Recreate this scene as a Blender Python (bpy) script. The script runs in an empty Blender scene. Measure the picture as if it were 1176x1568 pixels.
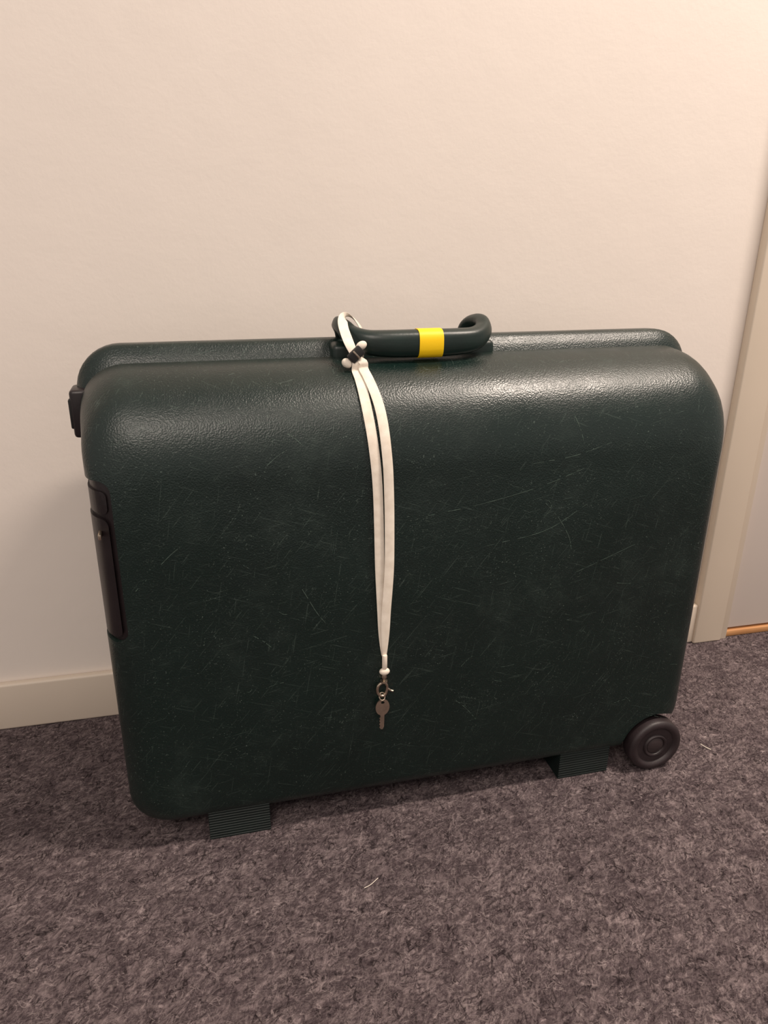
import bpy, bmesh, math, random
from mathutils import Vector, Matrix
from mathutils.bvhtree import BVHTree
random.seed(4)
S=bpy.context.scene
try:
    S.view_settings.view_transform='Standard'; S.view_settings.look='None'
except Exception: pass
COL=S.collection

# ---------------- helpers
def lin(c):
    return tuple(((v/255)/12.92 if v/255<=.04045 else ((v/255+.055)/1.055)**2.4) for v in c)+(1,)
class NT:
    def __init__(s,name):
        s.m=bpy.data.materials.new(name); s.m.use_nodes=True
        s.t=s.m.node_tree; s.b=s.t.nodes['Principled BSDF']
        s.tc=s.t.nodes.new('ShaderNodeTexCoord')
    def n(s,k,**kw):
        a=s.t.nodes.new(k)
        for q,v in kw.items(): setattr(a,q,v)
        return a
    def l(s,a,b): s.t.links.new(a,b)
    def map(s,scale=(1,1,1),rot=(0,0,0),src='Object'):
        r=s.n('ShaderNodeMapping'); r.inputs['Rotation'].default_value=rot; s.l(s.tc.outputs[src],r.inputs[0])
        m=s.n('ShaderNodeMapping'); m.inputs['Scale'].default_value=scale
        s.l(r.outputs[0],m.inputs[0]); return m.outputs[0]
    def noise(s,vec,scale,detail=4,rough=.5,dist=0):
        a=s.n('ShaderNodeTexNoise'); a.inputs['Scale'].default_value=scale; a.inputs['Detail'].default_value=detail
        a.inputs['Roughness'].default_value=rough; a.inputs['Distortion'].default_value=dist; s.l(vec,a.inputs['Vector']); return a.outputs['Fac']
    def ramp(s,fac,stops):
        r=s.n('ShaderNodeValToRGB'); e=r.color_ramp.elements
        while len(e)<len(stops): e.new(.5)
        for i,(p,c) in enumerate(stops):
            e[i].position=p; e[i].color=c if len(c)==4 else tuple(c)+(1,)
        s.l(fac,r.inputs[0]); return r.outputs[0]
    def mix(s,fac,a,b,mode='MIX'):
        m=s.n('ShaderNodeMix',data_type='RGBA',blend_type=mode)
        for sock,v in ((m.inputs[0],fac),(m.inputs[6],a),(m.inputs[7],b)):
            if isinstance(v,bpy.types.NodeSocket): s.l(v,sock)
            else: sock.default_value=v
        return m.outputs[2]
    def bump(s,h,strength,dist,prev=None):
        b=s.n('ShaderNodeBump'); b.inputs['Strength'].default_value=strength; b.inputs['Distance'].default_value=dist
        s.l(h,b.inputs['Height'])
        if prev is not None: s.l(prev,b.inputs['Normal'])
        return b.outputs[0]
    def set(s,**kw):
        for q,v in kw.items():
            k=s.b.inputs[q.replace('_',' ')]
            if isinstance(v,bpy.types.NodeSocket): s.l(v,k)
            else: k.default_value=v
        return s.m
BW=lambda v:(v,v,v,1)

def simple(name,rgb,rough=.5,metal=0,var=.15,scale=60,bump=.1,bd=.0005):
    t=NT(name); v=t.map(); n=t.noise(v,scale,4)
    c=lin(rgb); d=tuple(x*(1-var) for x in c[:3])+(1,); u=tuple(min(1,x*(1+var)) for x in c[:3])+(1,)
    t.set(Base_Color=t.ramp(n,[(.3,d),(.7,u)]),Roughness=rough,Metallic=metal)
    t.set(Normal=t.bump(t.noise(v,scale*8,3),bump,bd)); return t.m

# ---------------- materials
def mat_shell():
    t=NT('green_pebbled_plastic'); v=t.map()
    base=t.ramp(t.noise(v,6,5,.6),[(.3,lin((5,24,21))),(.7,lin((9,30,26)))])
    dust=t.ramp(t.noise(v,9,10,.8),[(.53,BW(0)),(.80,BW(.28))])
    c=t.mix(dust,base,lin((64,80,72)))
    sp=t.ramp(t.noise(v,520,2,.5),[(.66,BW(0)),(.72,BW(.55))])
    spm=t.ramp(t.noise(v,16,5,.6),[(.40,BW(.25)),(.60,BW(1))])
    c=t.mix(t.mix(1.0,sp,spm,'MULTIPLY'),c,lin((100,114,106)))
    for rot,th in (((0,.9,0),.69),((0,-.35,0),.70),((0,1.4,0),.705),((0,.2,0),.71)):
        sv=t.map((28,60,850),rot)
        sc=t.ramp(t.noise(sv,1.0,2,.4),[(th,BW(0)),(th+.03,BW(.19))])
        c=t.mix(sc,c,lin((92,108,100)))
    peb=t.n('ShaderNodeTexVoronoi',feature='SMOOTH_F1'); peb.inputs['Scale'].default_value=650; t.l(v,peb.inputs['Vector'])
    b1=t.bump(peb.outputs['Distance'],.38,.0008)
    b2=t.bump(t.noise(v,60,3),.08,.001,b1)
    rg=t.ramp(t.noise(v,9,6,.65),[(.3,BW(.28)),(.7,BW(.46))])
    return t.set(Base_Color=c,Roughness=rg,Normal=b2,Specular_IOR_Level=.55)
M_shell=mat_shell()
M_green=simple('dark_green_plastic',(12,31,27),.38,0,.2,40,.2,.0005)
M_foot=simple('foot_green_plastic',(8,23,21),.55,0,.2,40,.2,.0005)
M_dark=simple('aubergine_black_plastic',(27,20,22),.38,0,.2,40,.2,.0005)
M_black=simple('black_rubber',(18,16,17),.6,0,.2,40,.2,.0005)
M_wheel=simple('wheel_dark_plastic',(40,31,33),.5,0,.2,60,.25,.0006)
M_hub=simple('wheel_hub_plastic',(48,39,40),.5,0,.2,60,.2,.0005)
M_yellow=simple('yellow_tape',(250,205,0),.5,0,.04,30,.15,.0005)
M_metal=simple('nickel_metal',(190,176,158),.3,1,.15,150,.15,.0003)
M_knob=simple('cream_plastic',(236,224,208),.45,0,.05,80,.1,.0003)
M_scratch=simple('scratch_scuff',(66,82,74),.7,0,.35,200,.1,.0002)
def mat_strap():
    t=NT('white_woven_polyester'); v=t.map()
    w=t.n('ShaderNodeTexWave'); w.bands_direction='DIAGONAL'; w.inputs['Scale'].default_value=420; t.l(v,w.inputs['Vector'])
    c=t.ramp(t.noise(v,90,4),[(.3,lin((222,210,194))),(.7,lin((240,230,216)))])
    return t.set(Base_Color=c,Roughness=.85,Normal=t.bump(w.outputs['Fac'],.25,.0004))
M_strap=mat_strap()
def mat_wall():
    t=NT('painted_plaster'); v=t.map()
    c=t.ramp(t.noise(v,2.5,5,.5),[(.3,lin((229,219,210))),(.7,lin((234,224,215)))])
    b=t.bump(t.noise(v,160,5,.6),.12,.0015); b=t.bump(t.noise(v,14,3,.5),.25,.003,b)
    return t.set(Base_Color=c,Roughness=.6,Normal=b,Specular_IOR_Level=.3)
M_wall=mat_wall()
M_base=simple('beige_baseboard_paint',(212,198,182),.5,0,.02,8,.06,.0008)
M_trim=simple('beige_trim_paint',(220,205,186),.42,0,.02,8,.06,.0008)
M_door=simple('door_paint',(226,214,204),.45,0,.02,5,.05,.0008)
def mat_wood():
    t=NT('pine_threshold'); v=t.map((3,40,40))
    c=t.ramp(t.noise(v,2,5,.6,.5),[(.3,lin((178,124,78))),(.7,lin((212,164,112)))])
    return t.set(Base_Color=c,Roughness=.5)
M_wood=mat_wood()
def mat_carpet():
    t=NT('mottled_taupe_carpet'); v=t.map()
    f1=t.noise(t.map((1,.45,1),(0,0,.5)),150,5,.68,1.8)
    f2=t.noise(t.map((.5,1,1),(0,0,-.3)),100,6,.72,2.6)
    fine=t.noise(v,600,2,.6)
    big=t.noise(v,22,5,.7)
    mid=t.noise(v,55,3,.6,1.0)
    c1=t.ramp(f1,[(.38,lin((38,31,34))),(.47,lin((84,72,76))),(.54,lin((114,101,104))),(.62,lin((180,164,163)))])
    c2=t.ramp(f2,[(.40,lin((36,29,32))),(.5,lin((96,84,88))),(.60,lin((172,156,155)))])
    c=t.mix(.5,c1,c2)
    c=t.mix(.25,c,t.ramp(fine,[(.35,lin((50,42,45))),(.65,lin((156,140,140)))]))
    c=t.mix(t.ramp(big,[(.40,BW(0)),(.60,BW(.5))]),c,lin((70,59,63)))
    c=t.mix(t.ramp(mid,[(.53,BW(0)),(.66,BW(.36))]),c,lin((152,136,137)))
    def worms(scale,dist,width,mscale,lo,hi,amt,rot):
        n=t.noise(t.map((1,.7,1),rot),scale,1.5,.5,dist)
        line=t.ramp(n,[(.5-width,BW(0)),(.5,BW(1)),(.5+width,BW(0))])
        m=t.ramp(t.noise(t.map((1,1,1),(0,0,rot[2]+1)),mscale,3,.6),[(lo,BW(0)),(hi,BW(amt))])
        return t.mix(1.0,line,m,'MULTIPLY')
    c=t.mix(worms(70,1.2,.035,60,.46,.55,.85,(0,0,.3)),c,lin((32,25,28)))
    c=t.mix(worms(80,1.4,.028,70,.50,.58,.55,(0,0,1.9)),c,lin((184,168,167)))
    h=t.mix(.5,f1,f2)
    b=t.bump(h,1.0,.008)
    return t.set(Base_Color=c,Roughness=.95,Normal=b,Specular_IOR_Level=.1)
M_floor=mat_carpet()

# ---------------- mesh helpers
def obj(name,verts,faces,mat,parent=None,smooth=True,angle=None):
    me=bpy.data.meshes.new(name); me.from_pydata([tuple(v) for v in verts],[],faces)
    bm=bmesh.new(); bm.from_mesh(me); bmesh.ops.recalc_face_normals(bm,faces=bm.faces)
    bm.to_mesh(me); bm.free()
    return finish(name,me,mat,parent,smooth,angle)
def finish(name,me,mat,parent=None,smooth=True,angle=None):
    o=bpy.data.objects.new(name,me); COL.objects.link(o)
    if mat: 
        me.materials.clear(); me.materials.append(mat)
    for p in me.polygons: p.use_smooth=smooth
    if smooth and angle:
        me.set_sharp_from_angle(angle=math.radians(angle))
    if parent: o.parent=parent
    return o
def boxmesh(boxes,bev=.001,seg=2):
    bm=bmesh.new()
    for (x0,x1,y0,y1,z0,z1) in boxes:
        r=bmesh.ops.create_cube(bm,size=1)
        for v in r['verts']:
            v.co=Vector(((x0+x1)/2+v.co.x*(x1-x0),(y0+y1)/2+v.co.y*(y1-y0),(z0+z1)/2+v.co.z*(z1-z0)))
    if bev>0: bmesh.ops.bevel(bm,geom=bm.edges[:],offset=bev,segments=seg,affect='EDGES',profile=.5)
    me=bpy.data.meshes.new('b'); bm.to_mesh(me); bm.free(); return me
def box(name,b,mat,parent=None,bev=.001,seg=2):
    bs=b if isinstance(b,list) else [b]
    me=boxmesh(bs,bev,seg); me.name=name
    return finish(name,me,mat,parent,True,35)
def rrect(xl,xr,zb,zt,rt,rb,n=10):
    rl_,rr_=rb if isinstance(rb,tuple) else (rb,rb)
    pts=[]
    def line(a,b,k):
        for i in range(1,k): pts.append((a[0]+(b[0]-a[0])*i/k,a[1]+(b[1]-a[1])*i/k))
    def arc(cx,cz,r,a0,a1):
        for i in range(n+1):
            a=math.radians(a0+(a1-a0)*i/n); pts.append((cx+r*math.cos(a),cz+r*math.sin(a)))
    arc(xr-rt,zt-rt,rt,0,90); line((xr-rt,zt),(xl+rt,zt),24)
    arc(xl+rt,zt-rt,rt,90,180); line((xl,zt-rt),(xl,zb+rl_),16)
    arc(xl+rl_,zb+rl_,rl_,180,270); line((xl+rl_,zb),(xr-rr_,zb),24)
    arc(xr-rr_,zb+rr_,rr_,270,360); line((xr,zb+rr_),(xr,zt-rt),16)
    return pts
def loft(loops,capstart=True,capend=True):
    V=[];F=[];n=len(loops[0])
    for L in loops: V+=L
    for k in range(len(loops)-1):
        for i in range(n):
            j=(i+1)%n; F.append((k*n+i,k*n+j,(k+1)*n+j,(k+1)*n+i))
    if capstart: F.append(tuple(range(n)))
    if capend: F.append(tuple((len(loops)-1)*n+i for i in range(n)))
    return V,F
def boolean(me_a,me_b,op):
    a=bpy.data.objects.new('ta',me_a); b=bpy.data.objects.new('tb',me_b)
    COL.objects.link(a); COL.objects.link(b)
    m=a.modifiers.new('b','BOOLEAN'); m.object=b; m.operation=op; m.solver='EXACT'
    bpy.context.view_layer.update()
    dg=bpy.context.evaluated_depsgraph_get()
    r=bpy.data.meshes.new_from_object(a.evaluated_get(dg))
    bpy.data.objects.remove(a); bpy.data.objects.remove(b); return r
def rawmesh(V,F):
    me=bpy.data.meshes.new('r'); me.from_pydata([tuple(v) for v in V],[],F)
    bm=bmesh.new(); bm.from_mesh(me); bmesh.ops.recalc_face_normals(bm,faces=bm.faces); bm.to_mesh(me); bm.free(); return me
def catmull(P,k=8):
    P=[Vector(p) for p in P]; Q=[P[0]*2-P[1]]+P+[P[-1]*2-P[-2]]; out=[]
    for i in range(1,len(Q)-2):
        a,b,c,d=Q[i-1:i+3]
        for j in range(k):
            t=j/k; out.append(.5*((2*b)+(c-a)*t+(2*a-5*b+4*c-d)*t*t+(3*b-3*c+d-a)*t**3))
    out.append(Q[-2]); return out
def sweep(name,P,rad,mat,parent,up=Vector((0,0,1)),seg=20,exp=2.4,k=8,angle=None):
    """parallel-transported superelliptic sweep; rad = (r_side,r_up)"""
    pts=catmull(P,k); R=catmull([(a,b,0) for a,b in rad],k); loops=[]
    tan=[(pts[min(i+1,len(pts)-1)]-pts[max(i-1,0)]).normalized() for i in range(len(pts))]
    mid=len(pts)//2
    s0=tan[mid].cross(up).normalized(); frames=[None]*len(pts); frames[mid]=s0
    for rng in (range(mid+1,len(pts)),range(mid-1,-1,-1)):
        s=s0
        for i in rng:
            s=(s-tan[i]*s.dot(tan[i])).normalized(); frames[i]=s
    for i,p in enumerate(pts):
        s=frames[i]; u=s.cross(tan[i]).normalized(); L=[]
        for j in range(seg):
            a=2*math.pi*j/seg; c,d=math.cos(a),math.sin(a)
            L.append(p+s*R[i].x*math.copysign(abs(c)**(2/exp),c)+u*R[i].y*math.copysign(abs(d)**(2/exp),d))
        loops.append(L)
    V,F=loft(loops); return obj(name,V,F,mat,parent,True,angle or 60)
def ribbon(name,P,width,mat,parent,thick=.0012,wdir=None,k=8):
    pts=catmull(P,k); W=width if isinstance(width,list) else [width]*len(P)
    Wd=[v.x for v in catmull([(w,0,0) for w in W],k)]
    WD=catmull(wdir,k) if isinstance(wdir,list) else [Vector(wdir)]*len(pts)
    loops=[]
    for i,p in enumerate(pts):
        t=(pts[min(i+1,len(pts)-1)]-pts[max(i-1,0)]).normalized()
        s=WD[i]-t*t.dot(WD[i]); s.normalize(); n=s.cross(t).normalized(); h=Wd[i]/2; th=thick/2
        L=[]
        for a,b in ((-1,-.3),(-.85,-1),(0,-1),(.85,-1),(1,-.3),(1,.3),(.85,1),(0,1),(-.85,1),(-1,.3)):
            L.append(p+s*h*a+n*th*b)
        loops.append(L)
    V,F=loft(loops); return obj(name,V,F,mat,parent,True,50)
def lathe(name,prof,mat,parent,center,n=64):
    cx,cy,cz=center; V=[];F=[]
    for r,y in prof:
        for i in range(n):
            a=2*math.pi*i/n; V.append((cx+r*math.cos(a),cy+y,cz+r*math.sin(a)))
    m=len(prof)
    for k in range(m-1):
        for i in range(n):
            j=(i+1)%n; F.append((k*n+i,k*n+j,(k+1)*n+j,(k+1)*n+i))
    F.append(tuple(range(n))); F.append(tuple((m-1)*n+i for i in range(n)))
    return obj(name,V,F,mat,parent,True,40)
def empty(name,loc,rz=0):
    e=bpy.data.objects.new(name,None); COL.objects.link(e); e.location=loc; e.rotation_euler=(0,0,rz); e.empty_display_size=.1; return e

# ---------------- room
WX0,WX1=-2.6,2.6
box('floor',(WX0,WX1,-3.2,.12,-.05,0),M_floor,bev=0)
DX0=.866; DX1=DX0+.86
HT=2.5
box('wall_back',[(WX0,DX0-.02,0,.12,0,HT),(DX1+.02,WX1,0,.12,0,HT),(DX0-.02,DX1+.02,0,.12,2.08,HT)],M_wall,bev=0)
box('baseboard_back',[(WX0,.81,-.012,0,0,.075),(DX1+.055,WX1,-.012,0,0,.075)],M_base,bev=.0035,seg=3)
box('trim_1',[(.808,.864,-.017,0,0,2.14),(DX1,DX1+.056,-.017,0,0,2.14),(.864,DX1,-.017,0,2.084,2.14)],M_trim,bev=.003,seg=3)
box('trim_2',[(.8645,.8775,-.012,.10,0,2.084),(DX1-.0135,DX1-.0005,-.012,.10,0,2.084)],M_trim,bev=.001)
box('door_1',(.881,DX1-.017,-.004,.036,.016,2.07),M_door,bev=.002)
box('door_threshold',(.8785,DX1-.0145,-.008,.09,0,.012),M_wood,bev=.003)

# ---------------- suitcase
TH=.0139
case=empty('suitcase',(.2452,-.2862,0),TH)
YF=-.004; ZB=.027; ZT=.556
XL,XR=-.363,.351
RB=(.040,.058)
def ell(y,d):
    q=1-min(1,max(0,(y-YF)/d)); return 1-max(0,1-q**2.25)**(1/2.25)
def floop(y):
    e=.006*min(1,max(0,(y-.04)/.07))
    ix=.034*ell(y,.042); it=.112*ell(y,.10); ib=.028*ell(y,.04)
    return [Vector((a,y,b)) for a,b in rrect(XL-.005-e+ix,XR+.005+e-ix,ZB+ib,ZT-it,.050,RB)]
L0=floop(YF); loops=[]
cen=Vector((-.008,YF,(ZB+ZT-.118)/2+.01))
for s in (.03,.15,.3,.45,.6,.75,.88,.96):
    loops.append([cen+(p-cen)*s+Vector((0,-.006*(1-s*s),0)) for p in L0])
for i in range(21):
    a=i/20*math.pi/2; loops.append(floop(YF+.104*(1-math.cos(a))))
def rl(ins,zb,zt,y,rt=.050): return [Vector((a,y,b)) for a,b in rrect(XL-.011+ins,XR+.011-ins,zb,zt,rt,RB)]
loops.append(rl(0,ZB,ZT,.104)); loops.append(rl(0,ZB,ZT+.0005,.108)); loops.append(rl(.002,ZB+.002,ZT-.002,.1115)); loops.append(rl(.009,ZB+.008,ZT-.009,.112))
V,F=loft(loops); shell=rawmesh(V,F)
def cyl(cx,cz,r,y0,y1,n=48):
    return rawmesh(*loft([[Vector((cx+r*math.cos(2*math.pi*i/n),y,cz+r*math.sin(2*math.pi*i/n))) for i in range(n)] for y in (y0,y1)]))
def rbox(x0,x1,z0,z1,r,y0,y1):
    return rawmesh(*loft([[Vector((a,y,b)) for a,b in rrect(x0,x1,z0,z1,r,r,6)] for y in (y0,y1)]))
WCX,WCZ,WR=.312,.0385,.0385
shell_full=shell.copy()
shell=boolean(shell,cyl(WCX,WCZ,.0465,-.08,.05),'DIFFERENCE')
shell=boolean(shell,rbox(-.45,-.3425,.284,.463,.013,-.08,.088),'DIFFERENCE')
sh=finish('front_shell',shell,M_shell,case,True,32)
def insert(name,cut,off,mat):
    me=boolean(shell_full.copy(),cut,'INTERSECT'); me.transform(Matrix.Translation(off)); me.name=name
    return finish(name,me,mat,case,True,32)
insert('latch_housing',rbox(-.45,-.3437,.2852,.4618,.012,-.08,.087),Vector((.003,.003,0)),M_dark)
insert('latch_lever',rbox(-.45,-.3485,.290,.424,.008,-.08,.06),Vector((.0004,.0008,0)),M_dark)
insert('latch_cap',rbox(-.45,-.3485,.4285,.452,.006,-.08,.06),Vector((.0012,.0016,0)),M_dark)
box('latch_keyhole',(-.3585,-.3555,-.006,.01,.405,.411),M_metal,case,bev=.0008)

V,F=loft([rl(.009,ZB+.008,ZT-.008,y) for y in (.109,.125)]); obj('seam_gasket',V,F,M_black,case,True,40)
B=[]
def bl(ins,zb,zt,y): return [Vector((a,y,b)) for a,b in rrect(XL-.015+ins,XR+.014-ins,zb,zt,.047,(.040,.055))]
for y,ins,it in ((.1165,.012,.030),(.1165,.0055,.0215),(.118,.004,.0195),(.121,.003,.012),(.124,.002,.009),(.127,.001,.0045),(.131,0,.001),(.134,0,0)):
    B.append(bl(ins,ZB+min(ins,.01),.5725-it,y))
for i in range(1,19):
    a=i/18*math.pi/2; y=.134+.126*math.sin(a)
    qt=1-math.cos(a); q=max(0,(y-.21)/.05); qs=1-math.sqrt(max(0,1-q*q))
    B.append(bl(.036*qs,ZB+.03*qs,.5725-.11*qt,y))
V,F=loft(B); bs_=rawmesh(V,F); bs_=boolean(bs_,cyl(WCX,WCZ,.0465,.19,.35),'DIFFERENCE'); finish('back_shell',bs_,M_shell,case,True,32)
box('side_latch_plate',(-.3840,-.366,.108,.142,.478,.530),M_dark,case,bev=.004,seg=3)
box('side_latch_slide',[(-.3860,-.379,.110,.120,.488,.520),(-.3860,-.379,.125,.139,.484,.524)],M_black,case,bev=.0015)

def foot(name,x0,x1,y0,y1):
    bs=[(x0+.001,x1-.001,y0+.0006,y1-.001,.0015,.044)]
    for i in range(11):
        z=i*.0038; bs.append((x0,x1,y0,y1,z,z+.0029))
    me=boxmesh(bs,.0005,1); finish(name,me,M_foot,case,True,30)
foot('foot_front_left',-.280,-.207,.0,.045); foot('foot_front_right',.177,.250,.0,.045)
foot('foot_rear_left',-.280,-.207,.19,.235); foot('foot_rear_right',.177,.250,.19,.235)
def wheel(tag,cy,flip):
    f=-1 if flip else 1
    R=WR
    pr=[(.001,.024),(R-.006,.024),(R-.0015,.0225),(R,.019),(R,.005),(R-.001,.0022),(R-.0035,.0005),(R-.007,.0),(R-.0095,.0008),(.0272,.003),(.0262,.0042),(.0175,.0042),(.0170,.0026),(.0155,.0016),(.0135,.0022),(.0125,.004),(.001,.004)]
    pr=[(r,y*f) for r,y in pr]
    lathe('wheel_'+tag,pr,M_wheel,case,(WCX,cy,WCZ))
    hub=[(.001,.0062),(.0118,.0062),(.0118,.0034),(.0105,.0026),(.001,.0024)]
    lathe('wheel_hub_'+tag,[(r,y*f) for r,y in hub],M_hub,case,(WCX,cy,WCZ))
    lathe('wheel_axle_'+tag,[(.010,.02*f),(.010,.085*f)],M_black,case,(WCX,cy,WCZ),24)
wheel('front',-.014,False); wheel('rear',.258,True)
box('wheel_fork_front',(.258,.340,.030,.052,.034,.074),M_black,case,bev=.006,seg=3)

# handle
box('handle_mount',(-.103,.090,.104,.150,.530,.5700),M_green,case,bev=.006,seg=3)
HP=[(-.080,.148,.566),(-.084,.143,.580),(-.089,.130,.5885),(-.0885,.112,.5885),(-.083,.096,.5815),(-.068,.084,.5755),(-.045,.080,.5735),(0,.079,.5732),(.033,.080,.5735),(.055,.084,.5755),(.070,.095,.582),(.0755,.110,.589),(.073,.127,.5895),(.067,.140,.583),(.064,.146,.566)]
HRd=[(.009,.0085),(.0085,.008),(.009,.008),(.0095,.0085),(.0105,.0105),(.0122,.013),(.013,.0145),(.013,.015),(.013,.0145),(.0122,.013),(.0100,.0100),(.008,.0078),(.0078,.0072),(.008,.0075),(.009,.0085)]
sweep('handle_grip',HP,HRd,M_green,case,seg=24,exp=2.8,k=8)
sweep('handle_yellow_band',[(-.013,.079,.5732),(-.004,.079,.5732),(.005,.079,.5732),(.0145,.079,.5732)],[(.0138,.0157)]*4,M_yellow,case,seg=32,exp=2.8,k=3)

bvh=BVHTree.FromPolygons([v.co for v in shell_full.vertices],[tuple(p.vertices) for p in shell_full.polygons])
def surf(x,z,off=.001):
    h=bvh.ray_cast(Vector((x,-.5,z)),Vector((0,1,0)))
    if h[0] is None: return Vector((x,.06,z))
    return h[0]+h[1]*(off if h[1].y<0 else -off)
SC=[[(.118,.405),(.136,.385),(.150,.362),(.155,.345)],[(-.02,.402),(.04,.41),(.11,.425),(.17,.445)],[(.10,.452),(.15,.458),(.20,.472)],[(.165,.315),(.20,.328),(.245,.345)],[(.11,.410),(.122,.407),(.126,.399)],[(-.16,.33),(-.145,.30),(-.135,.285)],[(.02,.16),(.035,.145),(.05,.125)],[(-.33,.345),(-.318,.357)],[(.15,.50),(.156,.485),(.16,.47)],[(.05,.36),(.12,.372),(.17,.40)]]
for i in range(26):
    x=random.uniform(-.33,.32); z=random.uniform(.08,.50); a=random.uniform(-.9,.9); l=random.uniform(.006,.03)
    if -.12<x<-.03: continue
    SC.append([(x,z),(x+l*.5*math.cos(a),z+l*.5*math.sin(a)+random.uniform(-.002,.002)),(x+l*math.cos(a),z+l*math.sin(a))])
Vs=[];Fs=[]
for s in SC:
    pts=catmull([(a,0,b) for a,b in s],8)
    for i in range(len(pts)-1):
        if random.random()<.25: continue
        w=.0004*random.uniform(.4,1)
        a,b=pts[i],pts[i+1]; d=Vector((b.x-a.x,b.z-a.z)).normalized(); nx,nz=-d.y*w,d.x*w
        k=len(Vs); Vs+=[surf(a.x+nx,a.z+nz,.0002),surf(a.x-nx,a.z-nz,.0002),surf(b.x-nx,b.z-nz,.0002),surf(b.x+nx,b.z+nz,.0002)]; Fs.append((k,k+1,k+2,k+3))
obj('scratch_marks',Vs,Fs,M_scratch,case,False)

# ---------------- lanyard
lan=empty('key_lanyard',(.2452,-.2862,0),TH)
lz=[.551,.52,.484,.433,.35,.295,.250,.236]
lx=[-.086,-.084,-.0805,-.0765,-.0747,-.0722,-.0703,-.0695]
rx=[-.079,-.071,-.0675,-.0648,-.0643,-.0675,-.0688,-.0690]
KN=Vector((-.086,.0605,.5665))
def interp(z,xs):
    pts=catmull([(x,0,zz) for x,zz in zip(xs,lz)],10)
    for a,b in zip(pts,pts[1:]):
        if b.z<=z<=a.z: return a.x+(b.x-a.x)*((a.z-z)/max(1e-9,a.z-b.z))
    return xs[-1]
def strap(name,xs,off,w0):
    P=[KN+Vector((0,-.001,-.002)),Vector((xs[0],.0535,.5590))]; Wd=[.008,.0095]
    zs=[.549,.543,.536,.528,.519,.509,.498,.484,.46,.433,.40,.35,.32,.295,.27,.250,.236]
    for z in zs:
        P.append(surf(interp(z,xs),z,off)); Wd.append(w0 if z>.27 else w0*.95 if z>.26 else .008 if z>.24 else .005)
    return ribbon(name,P,Wd,M_strap,lan,.0012,wdir=(1,.12,0),k=4)
strap('strap_left',lx,.0018,.0110); strap('strap_right',rx,.0034,.0110)
LP=[KN+Vector((-.002,-.001,.002)),(-.0925,.066,.580),(-.0945,.082,.593),(-.0915,.096,.5995),(-.084,.107,.6005),(-.076,.112,.596),(-.069,.110,.586),(-.067,.104,.572),(-.074,.088,.5590),(-.082,.070,.5590),KN+Vector((.002,.002,-.003))]
ribbon('strap_handle_loop',LP,[.009]+[.0115]*9+[.008],M_strap,lan,.0012,wdir=[(1,.1,.1),(1,.3,.1),(.9,.5,.1),(.6,.8,.0),(.3,1,-.1),(.3,1,-.1),(.4,1,0),(.5,1,0),(.6,.8,0),(.9,.4,0),(.9,0,.2)],k=8)
def blob(name,c,r,mat,rot=0,exp=2):
    bm=bmesh.new(); bmesh.ops.create_uvsphere(bm,u_segments=24,v_segments=16,radius=1)
    for v in bm.verts:
        v.co=Vector((v.co.x*r[0],v.co.y*r[1],v.co.z*r[2]))
    bmesh.ops.rotate(bm,verts=bm.verts,cent=(0,0,0),matrix=Matrix.Rotation(rot,3,'Y'))
    bmesh.ops.translate(bm,verts=bm.verts,vec=c)
    me=bpy.data.meshes.new(name); bm.to_mesh(me); bm.free(); return finish(name,me,mat,lan)
blob('knot_upper',KN+Vector((.006,-.003,.0095)),(.0062,.0045,.0045),M_strap,-.5)
blob('knot_lower',KN+Vector((-.0095,-.003,-.0085)),(.0062,.0045,.005),M_strap,.5)
c=box('lanyard_clip',(-.0085,.0085,-.0035,.0035,-.0055,.0055),M_black,lan,bev=.0015); 
c.data.transform(Matrix.Translation(KN+Vector((-.0005,-.006,.001)))@Matrix.Rotation(-.75,4,'Y'))
c=box('lanyard_clip_bar',(-.0010,.0010,-.0042,-.003,-.0052,.0052),M_metal,lan,bev=.0004)
c.data.transform(Matrix.Translation(KN+Vector((-.0005,-.006,.001)))@Matrix.Rotation(-.75,4,'Y'))
before=set(bpy.data.objects)
FY=surf(-.069,.2,0).y
y=FY-.0045
def lathz(name,prof,mat,cx,cy,n=24):
    V=[];F=[]
    for r,z in prof:
        for i in range(n):
            a=2*math.pi*i/n; V.append((cx+r*math.cos(a),cy+r*math.sin(a),z))
    m=len(prof)
    for k in range(m-1):
        for i in range(n):
            j=(i+1)%n; F.append((k*n+i,k*n+j,(k+1)*n+j,(k+1)*n+i))
    F.append(tuple(range(n)));F.append(tuple((m-1)*n+i for i in range(n)))
    return obj(name,V,F,mat,lan,True,40)
lathz('crimp_sleeve',[(.0026,.238),(.0030,.237),(.0030,.219),(.0024,.218)],M_knob,-.069,y)
blob('cord_stopper',Vector((-.069,y,.2135)),(.0062,.0042,.005),M_knob)
lathz('swivel_post',[(.002,.212),(.0035,.2075),(.0035,.205),(.0018,.204),(.0018,.2005),(.0042,.2),(.0045,.198),(.0030,.1965)],M_metal,-.0695,y)
def tube(name,P,r,closed=False,k=8):
    if closed: P=P+[P[0]]
    return sweep(name,P,[(r,r)]*len(P),M_metal,lan,up=Vector((0,1,0)),seg=12,exp=2,k=k)
cx=-.0705
tube('lobster_clasp_body',[(cx,y,.198),(cx-.0055,y,.193),(cx-.0068,y,.185),(cx-.004,y,.178),(cx+.001,y,.1765),(cx+.0035,y,.180)],.0019)
tube('lobster_clasp_gate',[(cx+.001,y,.198),(cx+.0045,y,.192),(cx+.0048,y,.186),(cx+.0035,y,.180)],.0016)
tube('lobster_clasp_lever',[(cx+.0045,y,.188),(cx+.009,y,.1835),(cx+.012,y-.001,.1825)],.0015)
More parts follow.
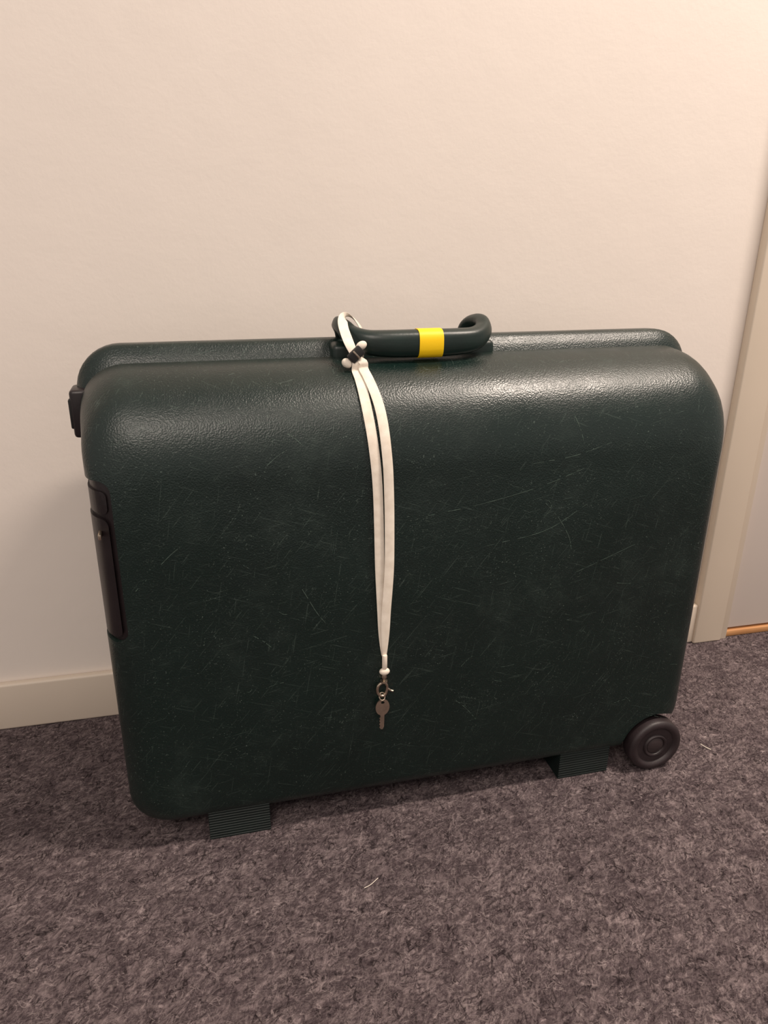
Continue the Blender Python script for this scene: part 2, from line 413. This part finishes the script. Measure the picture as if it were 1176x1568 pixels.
rp=[(cx-.001+.0035*math.cos(a),y+.0018*math.sin(a),.1755+.0048*math.sin(a)) for a in [i*math.pi/4 for i in range(8)]]
tube('key_ring',rp,.0008,True,4)
def key():
    out=[]
    kc=(cx-.0005,.1605)
    for i in range(25):
        a=math.radians(-68+ (316)*i/24); out.append((kc[0]+.0083*math.cos(a),kc[1]+.0118*math.sin(a)))
    kx=kc[0]
    left=[(kx-.0022,.149),(kx-.0022,.146),(kx-.0034,.1445),(kx-.0022,.143),(kx-.0034,.1405),(kx-.0018,.1385),(kx-.0034,.136),(kx-.002,.134),(kx-.003,.1315),(kx-.001,.1285)]
    right=[(kx+.0012,.1285),(kx+.0026,.132),(kx+.0026,.149)]
    out+=left+right
    hole=[(kc[0]+.0022*math.cos(a),kc[1]+.0068+.0018*math.sin(a)) for a in [2*math.pi*i/16 for i in range(16)]]
    t=.0009
    me=rawmesh(*loft([[Vector((a,y-.001+s*t,b)) for a,b in out] for s in (-1,1)]))
    h=rawmesh(*loft([[Vector((a,y-.001+s*.01,b)) for a,b in hole] for s in (-1,1)]))
    me=boolean(me,h,'DIFFERENCE'); me.name='key'
    c0=Vector((cx,y-.001,.172))
    me.transform(Matrix.Translation(c0)@Matrix.Rotation(-.10,4,'X')@Matrix.Rotation(.05,4,'Y')@Matrix.Translation(-c0))
    return finish('key',me,M_metal,lan,False)
key()
for o in bpy.data.objects:
    if o not in before and o.type=='MESH':
        for v in o.data.vertices: v.co.z=.239-(.239-v.co.z)*.89

def fiber(P,r,V,F):
    pts=catmull(P,5); 
    for i in range(len(pts)-1):
        a,b=pts[i],pts[i+1]; d=(b-a).normalized(); s=Vector((-d.y,d.x,0))*r; k=len(V)
        V+=[a-s,a+s,b+s,b-s,a+Vector((0,0,r*1.6)),b+Vector((0,0,r*1.6))]; F+=[(k,k+3,k+5,k+4),(k+1,k+4,k+5,k+2),(k,k+1,k+2,k+3)]
V=[];F=[]
fiber([(.132,-.400,.0005),(.14,-.397,.0005),(.150,-.390,.0005)],.0004,V,F)
fiber([(.655,-.262,.0005),(.658,-.270,.0005),(.662,-.276,.0005)],.0006,V,F)
obj('floor_lint',V,F,M_strap,None,False)

# ---------------- lights
def area(name,loc,size,power,color,rot=(0,0,0),shape='DISK',sy=None):
    d=bpy.data.lights.new(name,'AREA'); d.shape=shape; d.size=size; d.energy=power; d.color=color
    if sy: d.size_y=sy
    o=bpy.data.objects.new(name,d); COL.objects.link(o); o.location=loc; o.rotation_euler=rot; return o
area('ceiling_lamp',(1.30,-.64,2.42),.9,64,(1,.86,.745),shape='RECTANGLE',sy=.15)
area('ceiling_lamp.001',(-.5,-2.2,2.42),1.1,42,(1,.88,.78))
w=bpy.data.worlds.new('w'); S.world=w; w.use_nodes=True
bg=w.node_tree.nodes['Background']; bg.inputs[0].default_value=(1,.89,.82,1); bg.inputs[1].default_value=.56

# ---------------- camera
f,yaw,pit,roll,H,D=1164.65,.2353,.3769,.0106,.7087,1.0262
fw=Vector((math.sin(yaw)*math.cos(pit),math.cos(yaw)*math.cos(pit),-math.sin(pit)))
r=Vector((math.cos(yaw),-math.sin(yaw),0)); u=r.cross(fw)
r2=r*math.cos(roll)+u*math.sin(roll); u2=-r*math.sin(roll)+u*math.cos(roll)
cd=bpy.data.cameras.new('camera'); cd.sensor_fit='VERTICAL'; cd.sensor_height=24; cd.lens=24*f/1568; cd.clip_start=.02
co=bpy.data.objects.new('camera',cd); COL.objects.link(co)
M=Matrix((( r2.x,u2.x,-fw.x,0),(r2.y,u2.y,-fw.y,-D),(r2.z,u2.z,-fw.z,H),(0,0,0,1)))
co.matrix_world=M; S.camera=co
